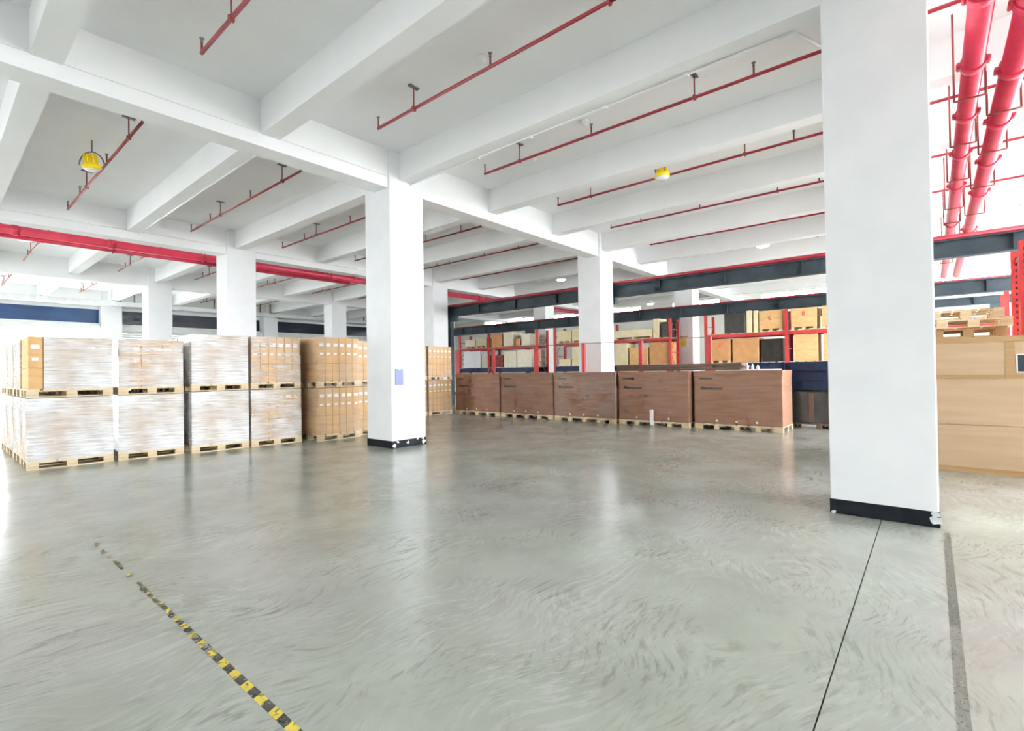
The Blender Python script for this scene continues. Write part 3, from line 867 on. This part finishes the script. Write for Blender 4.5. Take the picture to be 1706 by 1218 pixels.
# ------------------------------------------------------------------ pallet racks at the back
XR = 21.0
def rack(label, frames, ytop=3.68):
    y0 = frames[0]
    t = thing('pallet_rack', label, 'rack', (XR, y0, 0), 0, 'red pallet racks at the back')
    for f in frames:
        for dx in (0.0, 0.92):
            u = obj('upright', boxes_mesh('rack_upright', [(-0.05, 0.05, -0.055, -0.045, 0, ytop), (-0.05, 0.05, 0.045, 0.055, 0, ytop), (-0.05, -0.035, -0.045, 0.045, 0, ytop)], REDR), t, (dx, f - y0, 0))
            obj('foot_plate', cbox('rack_foot', 0.14, 0.14, 0.01, REDR, 0.002), u)
        for z in (0.3, 1.2, 2.2, 3.2):
            obj('brace', boxes_mesh('rack_brace', [(0.04, 0.88, -0.015, 0.015, 0, 0.03)], REDR), t, (0, f - y0, z))
        for (za, zb) in ((0.33, 1.2), (2.2, 1.23), (2.23, 3.2)):
            obj('brace', tubes_mesh('rack_diagonal', [((0.05, 0, za), (0.87, 0, zb), 0.014)], REDR, 6), t, (0, f - y0, 0))
    for a, b in zip(frames[:-1], frames[1:]):
        L = abs(b - a) - 0.11
        m_ = (a + b) / 2 - y0
        for dx in (0.0, 0.90):
            obj('shelf_beam', boxes_mesh('rack_beam', [(-0.055, -0.01, -round(L, 3) / 2, round(L, 3) / 2, 2.72, 2.855)], REDR), t, (dx if dx == 0 else dx + 0.05, m_, 0))
            obj('shelf_beam', boxes_mesh('rack_beam_navy', [(-0.055, -0.01, -round(L, 3) / 2, round(L, 3) / 2, 1.43, 1.68)], NAVY), t, (dx if dx == 0 else dx + 0.05, m_, 0), label='navy blue lower beam')
        n_ = max(3, int(L / 0.28))
        for zt in (2.83, 1.66):
            for q in range(n_):
                yy = m_ - L / 2 + L * (q + 0.5) / n_
                obj('deck_board', boxes_mesh('rack_deck', [(-0.05, 0.95, -0.10, 0.10, 0, 0.025)], WOOD if zt > 2 else GALV), t, (0, yy, zt + 0.022))
rack('left red pallet rack behind the cord, up to the first back pillar', [21.8, 19.42, 15.95])
rack('middle red pallet rack between the two back pillars', [14.8, 11.72, 8.68])
rack('right red pallet rack, from the back pillar to behind the near pillar', [7.14, 4.16, 1.2, -1.75])

# cartons on the racks: (y0, y1, z0, z1, material, label, extra)
UP, LO = 2.88, 1.71
RC = [
 (21.4, 20.55, UP, 0.50, CARTW, 'pale cream carton at the left end of the left rack upper shelf', 1),
 (20.5, 19.65, UP, 0.55, CART2, 'yellow carton next to the pale one on the left rack upper shelf', 1),
 (19.25, 18.45, UP, 0.72, CARTO, 'orange-brown carton on the left rack upper shelf by the upright', 0),
 (18.35, 17.7, UP, 0.78, CARTW, 'tall cream carton right of the orange-brown one, left rack upper shelf', 0),
 (17.45, 17.15, UP, 0.38, CARTO, 'small reddish box on the left rack upper shelf', 0),
 (17.05, 16.45, UP, 0.62, CARTW, 'whitish carton at the right end of the left rack upper shelf', 0),
 (21.55, 20.15, LO, 0.98, WHITEP, 'large white wrapped panel on the left rack lower shelf', 0),
 (20.05, 19.52, LO, 0.75, CARTW, 'pinkish cream box on the left rack lower shelf', 0),
 (19.3, 18.4, LO, 0.68, RUST, 'dark red crate on the left rack lower shelf', 0),
 (18.33, 17.42, LO, 0.88, CARTW, 'left one of two pale cartons side by side, left rack lower shelf', 0),
 (17.38, 16.35, LO, 0.92, CARTW, 'right one of two pale cartons side by side, left rack lower shelf', 0),
 (14.68, 13.85, UP, 0.62, CART2, 'tan carton at the left end of the middle rack upper shelf', 1),
 (13.78, 12.95, UP, 0.68, CART2, 'second tan carton on the middle rack upper shelf, left of the pillar', 1),
 (14.6, 13.9, LO, 0.35, CART2, 'low open box on the middle rack lower shelf', 0),
 (13.8, 12.9, LO, 0.95, CART2, 'yellowish carton left of the pillar on the middle rack lower shelf', 0),
 (11.45, 9.52, UP, 0.42, CART2, 'long low wooden crate on the middle rack upper shelf', 1),
 (9.48, 9.2, UP, 0.85, CART2, 'narrow upright yellow board pack on the middle rack upper shelf', 0),
 (9.12, 8.78, UP, 0.68, DARKW, 'dark narrow carton at the right end of the middle rack upper shelf', 0),
 (11.4, 10.75, LO, 1.0, CART2, 'tall tan carton right of the pillar on the middle rack lower shelf', 0),
 (10.65, 9.75, LO, 0.78, CART, 'shorter tan carton behind a red post on the middle rack lower shelf', 0),
 (9.68, 8.76, LO, 0.98, CARTO, 'brown carton at the right end of the middle rack lower shelf', 0),
 (6.42, 5.62, UP, 0.82, DARKW, 'dark brown carton on the right rack upper shelf', 0),
 (5.58, 5.38, UP, 0.86, CART2, 'yellow upright board pack on the right rack upper shelf', 0),
 (5.32, 5.16, UP, 0.84, CART2, 'second yellow upright board pack on the right rack upper shelf', 0),
 (5.12, 4.30, UP, 0.80, CART, 'tan carton with an orange dot on the right rack upper shelf', 2),
 (4.02, 3.18, UP, 0.80, CART, 'tan carton with a pink sticker on the right rack upper shelf', 3),
 (3.02, 2.2, UP, 0.82, CART, 'tan carton at the edge of the near pillar, right rack upper shelf', 1),
 (7.02, 6.2, LO, 0.95, CARTO, 'brown carton with a pink sticker on the right rack lower shelf', 3),
 (6.12, 5.15, LO, 0.95, CARTO, 'wide brown carton second on the right rack lower shelf', 0),
 (5.05, 4.30, LO, 0.88, DARKW, 'dark wrapped carton beside the upright, right rack lower shelf', 0),
 (3.92, 3.16, LO, 1.0, CART, 'tan carton right of the upright on the right rack lower shelf', 0),
 (2.98, 2.2, LO, 1.0, CART, 'tan carton by the near pillar on the right rack lower shelf', 0),
 (0.9, -0.2, LO, 1.0, CART, 'tan carton on the right rack lower shelf behind the plywood crate', 0),
]
for (ya, yb, z, h, mat, lab, ex) in RC:
    W = ya - yb
    dep = 0.86
    dz = 0.0
    t = thing('stored_carton', lab, 'carton', (XR + 0.47, (ya + yb) / 2, z), 0, 'goods on the pallet racks')
    if ex:
        dz = 0.09
        for q in (-1, 0, 1):
            obj('skid', boxes_mesh('carton_skid', [(-0.42, 0.42, -0.05, 0.05, 0, 0.09)], WOOD), t, (0, q * (W / 2 - 0.06), 0))
    body = obj('body', cbox('stored_body', dep, W, h - dz, mat, 0.012), t, (0, 0, dz))
    if h > 0.45:
        obj('tape', boxes_mesh('carton_tape', [(-dep / 2 - 0.003, dep / 2 + 0.003, -0.03, 0.03, 0, 0.003)], CARTW if mat is not CARTW else CART2), body, (0, 0, h - dz))
        obj('flap', boxes_mesh('carton_flap', [(-dep / 2 - 0.004, -dep / 2, -round(W, 3) / 2 + 0.01, round(W, 3) / 2 - 0.01, -0.10, 0.0)], mat), body, (0, 0, h - dz - 0.012))
    if ex in (2, 3):
        obj('sticker', lathe_mesh('sticker', [(0.09, 0), (0.09, 0.003)], REDDOT if ex == 3 else CARTO, 14) if ex == 2 else boxes_mesh('sticker_strip', [(0, 0.16, -0.05, 0.05, 0, 0.003)], REDDOT), body, (-dep / 2 - 0.002, 0, (h - dz) * 0.6), (0, -PI / 2, 0))
# ------------------------------------------------------------------ dark goods right of the brown cartons
t = thing('dark_wrapped_crate', 'dark film-wrapped crate on the floor right of the brown cartons', 'crate', (14.45, 1.75, 0), 0)
pallet_parts(t, 1.1, 2.2, 0.13, 4, 'y', mat=BROWND)
body = obj('body', cbox('dark_body', 1.08, 2.18, 0.77, DARKW, 0.015), t, (0, 0, 0.13))
for y in (-0.85, -0.62, 0.1, 0.5):
    obj('batten', boxes_mesh('dark_batten', [(-0.03, 0, -0.05, 0.05, 0, 0.70)], BROWN if y < -0.7 else BROWND), body, (-0.54, y, 0.03))
me = film_mesh(1.12, 2.22, 0.06, 0.915, 77, 0.012)
me.materials.append(FILM_DARK)
obj('stretch_wrap', me, t)
t = thing('navy_stillage', 'navy blue steel stillage on top of the dark wrapped crate', 'stillage', (14.45, 1.75, 0.932), 0)
for k in range(3):
    obj('tray', boxes_mesh('navy_tray', [(-0.53, 0.53, -1.08, 1.08, 0, 0.222), (-0.55, -0.53, -1.1, 1.1, 0.12, 0.19), (-0.55, -0.53, -1.1, 1.1, 0.0, 0.03)], NAVY), t, (0, 0, 0.225 * k + 0.004))
for sy in (-1, 1):
    for sx in (-1, 1):
        obj('corner_post', boxes_mesh('navy_post', [(-0.03, 0.03, -0.03, 0.03, 0.0, 0.69)], NAVY), t, (sx * 0.545, sy * 1.09, 0.004))
obj('lid_sheet', boxes_mesh('lid_sheet', [(-0.5, 0.5, -1.05, 1.05, 0.0, 0.012)], GREYM), t, (0, 0, 0.66))

# ------------------------------------------------------------------ plywood crate at the right
t = thing('plywood_crate', 'large plywood crate with horizontal seams behind the near pillar', 'crate', (9.36, -1.15, 0), 0)
L = 3.3
y0, y1 = -L / 2, L / 2
body = obj('body', boxes_mesh('crate_body', [(0.02, 1.1, y0, y1, 0.06, 1.84)], PLYW), t)
for (za, zb) in ((0.075, 0.655), (0.665, 1.31), (1.345, 1.80)):
    obj('panel', boxes_mesh('crate_panel', [(0.0, 0.02, y0, y1, za, zb)], PLYW), t)
obj('batten', boxes_mesh('crate_batten_mid', [(-0.012, 0.02, y0, y1, 1.30, 1.352)], PLYT), t)
obj('batten', boxes_mesh('crate_batten_top', [(-0.012, 1.12, y0 - 0.01, y1 + 0.01, 1.80, 1.875)], PLYT), t)
obj('batten', boxes_mesh('crate_batten_base', [(-0.012, 1.12, y0 - 0.01, y1 + 0.01, 0.0, 0.075)], PLYT), t)
obj('batten', boxes_mesh('crate_batten_up', [(-0.006, 0.02, -0.045, 0.045, 1.353, 1.80)], PLYT), t, (0, 0.35, 0))
wfr = obj('window_frame', boxes_mesh('crate_window', [(-0.012, 0.0, -0.11, 0.11, -0.012, 0.0), (-0.012, 0.0, -0.11, 0.11, 0.22, 0.232), (-0.012, 0, -0.122, -0.11, -0.012, 0.232), (-0.012, 0, 0.11, 0.122, -0.012, 0.232)], WHITEP), t, (0, 0.17, 1.395))
obj('window_pane', boxes_mesh('crate_pane', [(-0.004, 0.0, -0.11, 0.11, 0.0, 0.22)], DKST), wfr, (-0.001, 0, 0))

# ------------------------------------------------------------------ pallet rack and stacked pallets behind the crate
t = thing('pallet_rack', 'near red pallet rack upright at the right edge above the crate', 'rack', (10.98, -1.12, 0), 0)
for dx in (0.0, 1.0):
    for dy in (0.0, -2.8):
        u = obj('upright', boxes_mesh('near_upright', [(-0.05, 0.05, -0.06, -0.05, 0, 3.40), (-0.05, 0.05, 0.05, 0.06, 0, 3.40), (-0.05, -0.035, -0.05, 0.05, 0, 3.40)], REDR), t, (dx, dy, 0))
        for z in [1.95 + 0.10 * q for q in range(14)]:
            obj('slot', boxes_mesh('upright_slot', [(-0.052, -0.0495, -0.012, 0.012, 0, 0.045)], DARKW), u, (0, 0, z))
        obj('foot_plate', cbox('near_foot', 0.16, 0.16, 0.01, REDR, 0.002), u)
for z in (0.4, 1.6, 2.5, 3.2):
    obj('brace', boxes_mesh('near_brace', [(0.05, 0.95, -0.02, 0.02, 0, 0.04)], REDR), t, (0, 0, z))
for dx in (-0.0, 1.0):
    obj('shelf_beam', boxes_mesh('near_beam', [(-0.03, 0.03, -2.74, -0.06, 1.70, 1.82)], REDR), t, (dx, 0, 0))
G3 = 'stacked empty pallets behind the plywood crate'
ft = thing('pallet_bench', 'wooden trestle under the stacked pallets behind the crate', 'trestle', (11.75, -0.50, 0))
for sx_ in (-0.5, 0.5):
    for sy_ in (-0.45, 0.45):
        obj('leg', boxes_mesh('trestle_leg', [(-0.04, 0.04, -0.04, 0.04, 0, 1.72)], WOOD), ft, (sx_, sy_, 0))
obj('top', boxes_mesh('trestle_top', [(-0.56, 0.56, -0.5, 0.5, 1.72, 1.80)], WOOD), ft)
PN = ['lowest', 'second', 'third', 'topmost']
for k in range(4):
    pt = thing('empty_pallet', '%s empty wooden pallet in the pile behind the plywood crate' % PN[k], 'pallet', (11.75 + (0.0, 0.03, -0.03, 0.02)[k], -0.50 + (-0.03, 0.02, -0.04, 0.05)[k], 1.80 + 0.155 * k), PI / 2, G3)
    pallet_parts(pt, 0.92, 1.1, 0.153, 3, 'x', mat=WOOD if k != 1 else PLYT)

# ------------------------------------------------------------------ floor tape
t = thing('hazard_tape', 'worn yellow and black striped tape stuck along the floor', 'tape', (1.01, 1.6, 0.0))
y = 0.0
k = 0
rt = random.Random(3)
while y < 4.3:
    yy = y + 1.6
    wear = max(0.0, (yy - 2.6) / 3.4)
    w = 0.022 * (1 - 0.45 * rt.random() * min(1, wear * 2))
    ln = 0.075
    if not (wear > 0.35 and rt.random() < wear * 0.55):
        off = 0.02
        z = 0.0008
        dx = (rt.random() - 0.5) * 0.02 * wear
        V = [(-w + dx, 0, 0), (w + dx, off, 0), (w + dx, ln + off, 0), (-w + dx, ln, 0)]
        V2 = [(a, b, z) for a, b, c in V]
        me = mesh_from('tape_stripe', V + V2, [[3, 2, 1, 0], [4, 5, 6, 7], [0, 1, 5, 4], [1, 2, 6, 5], [2, 3, 7, 6], [3, 0, 4, 7]], (TYEL if k % 2 == 0 else TBLK)[0 if yy < 2.9 else (1 if yy < 3.7 else 2)])
        obj('stripe', me, t, (0, y, 0.0))
    y += ln
    k += 1
# worn painted line at the lower right
tag(obj('worn_floor_line', boxes_mesh('worn_floor_line', [(1.6, 5.9, -0.10, -0.05, 0.0, 0.0008)], STAIN)), 'faint worn grey strip along the floor at the lower right', 'floor mark')
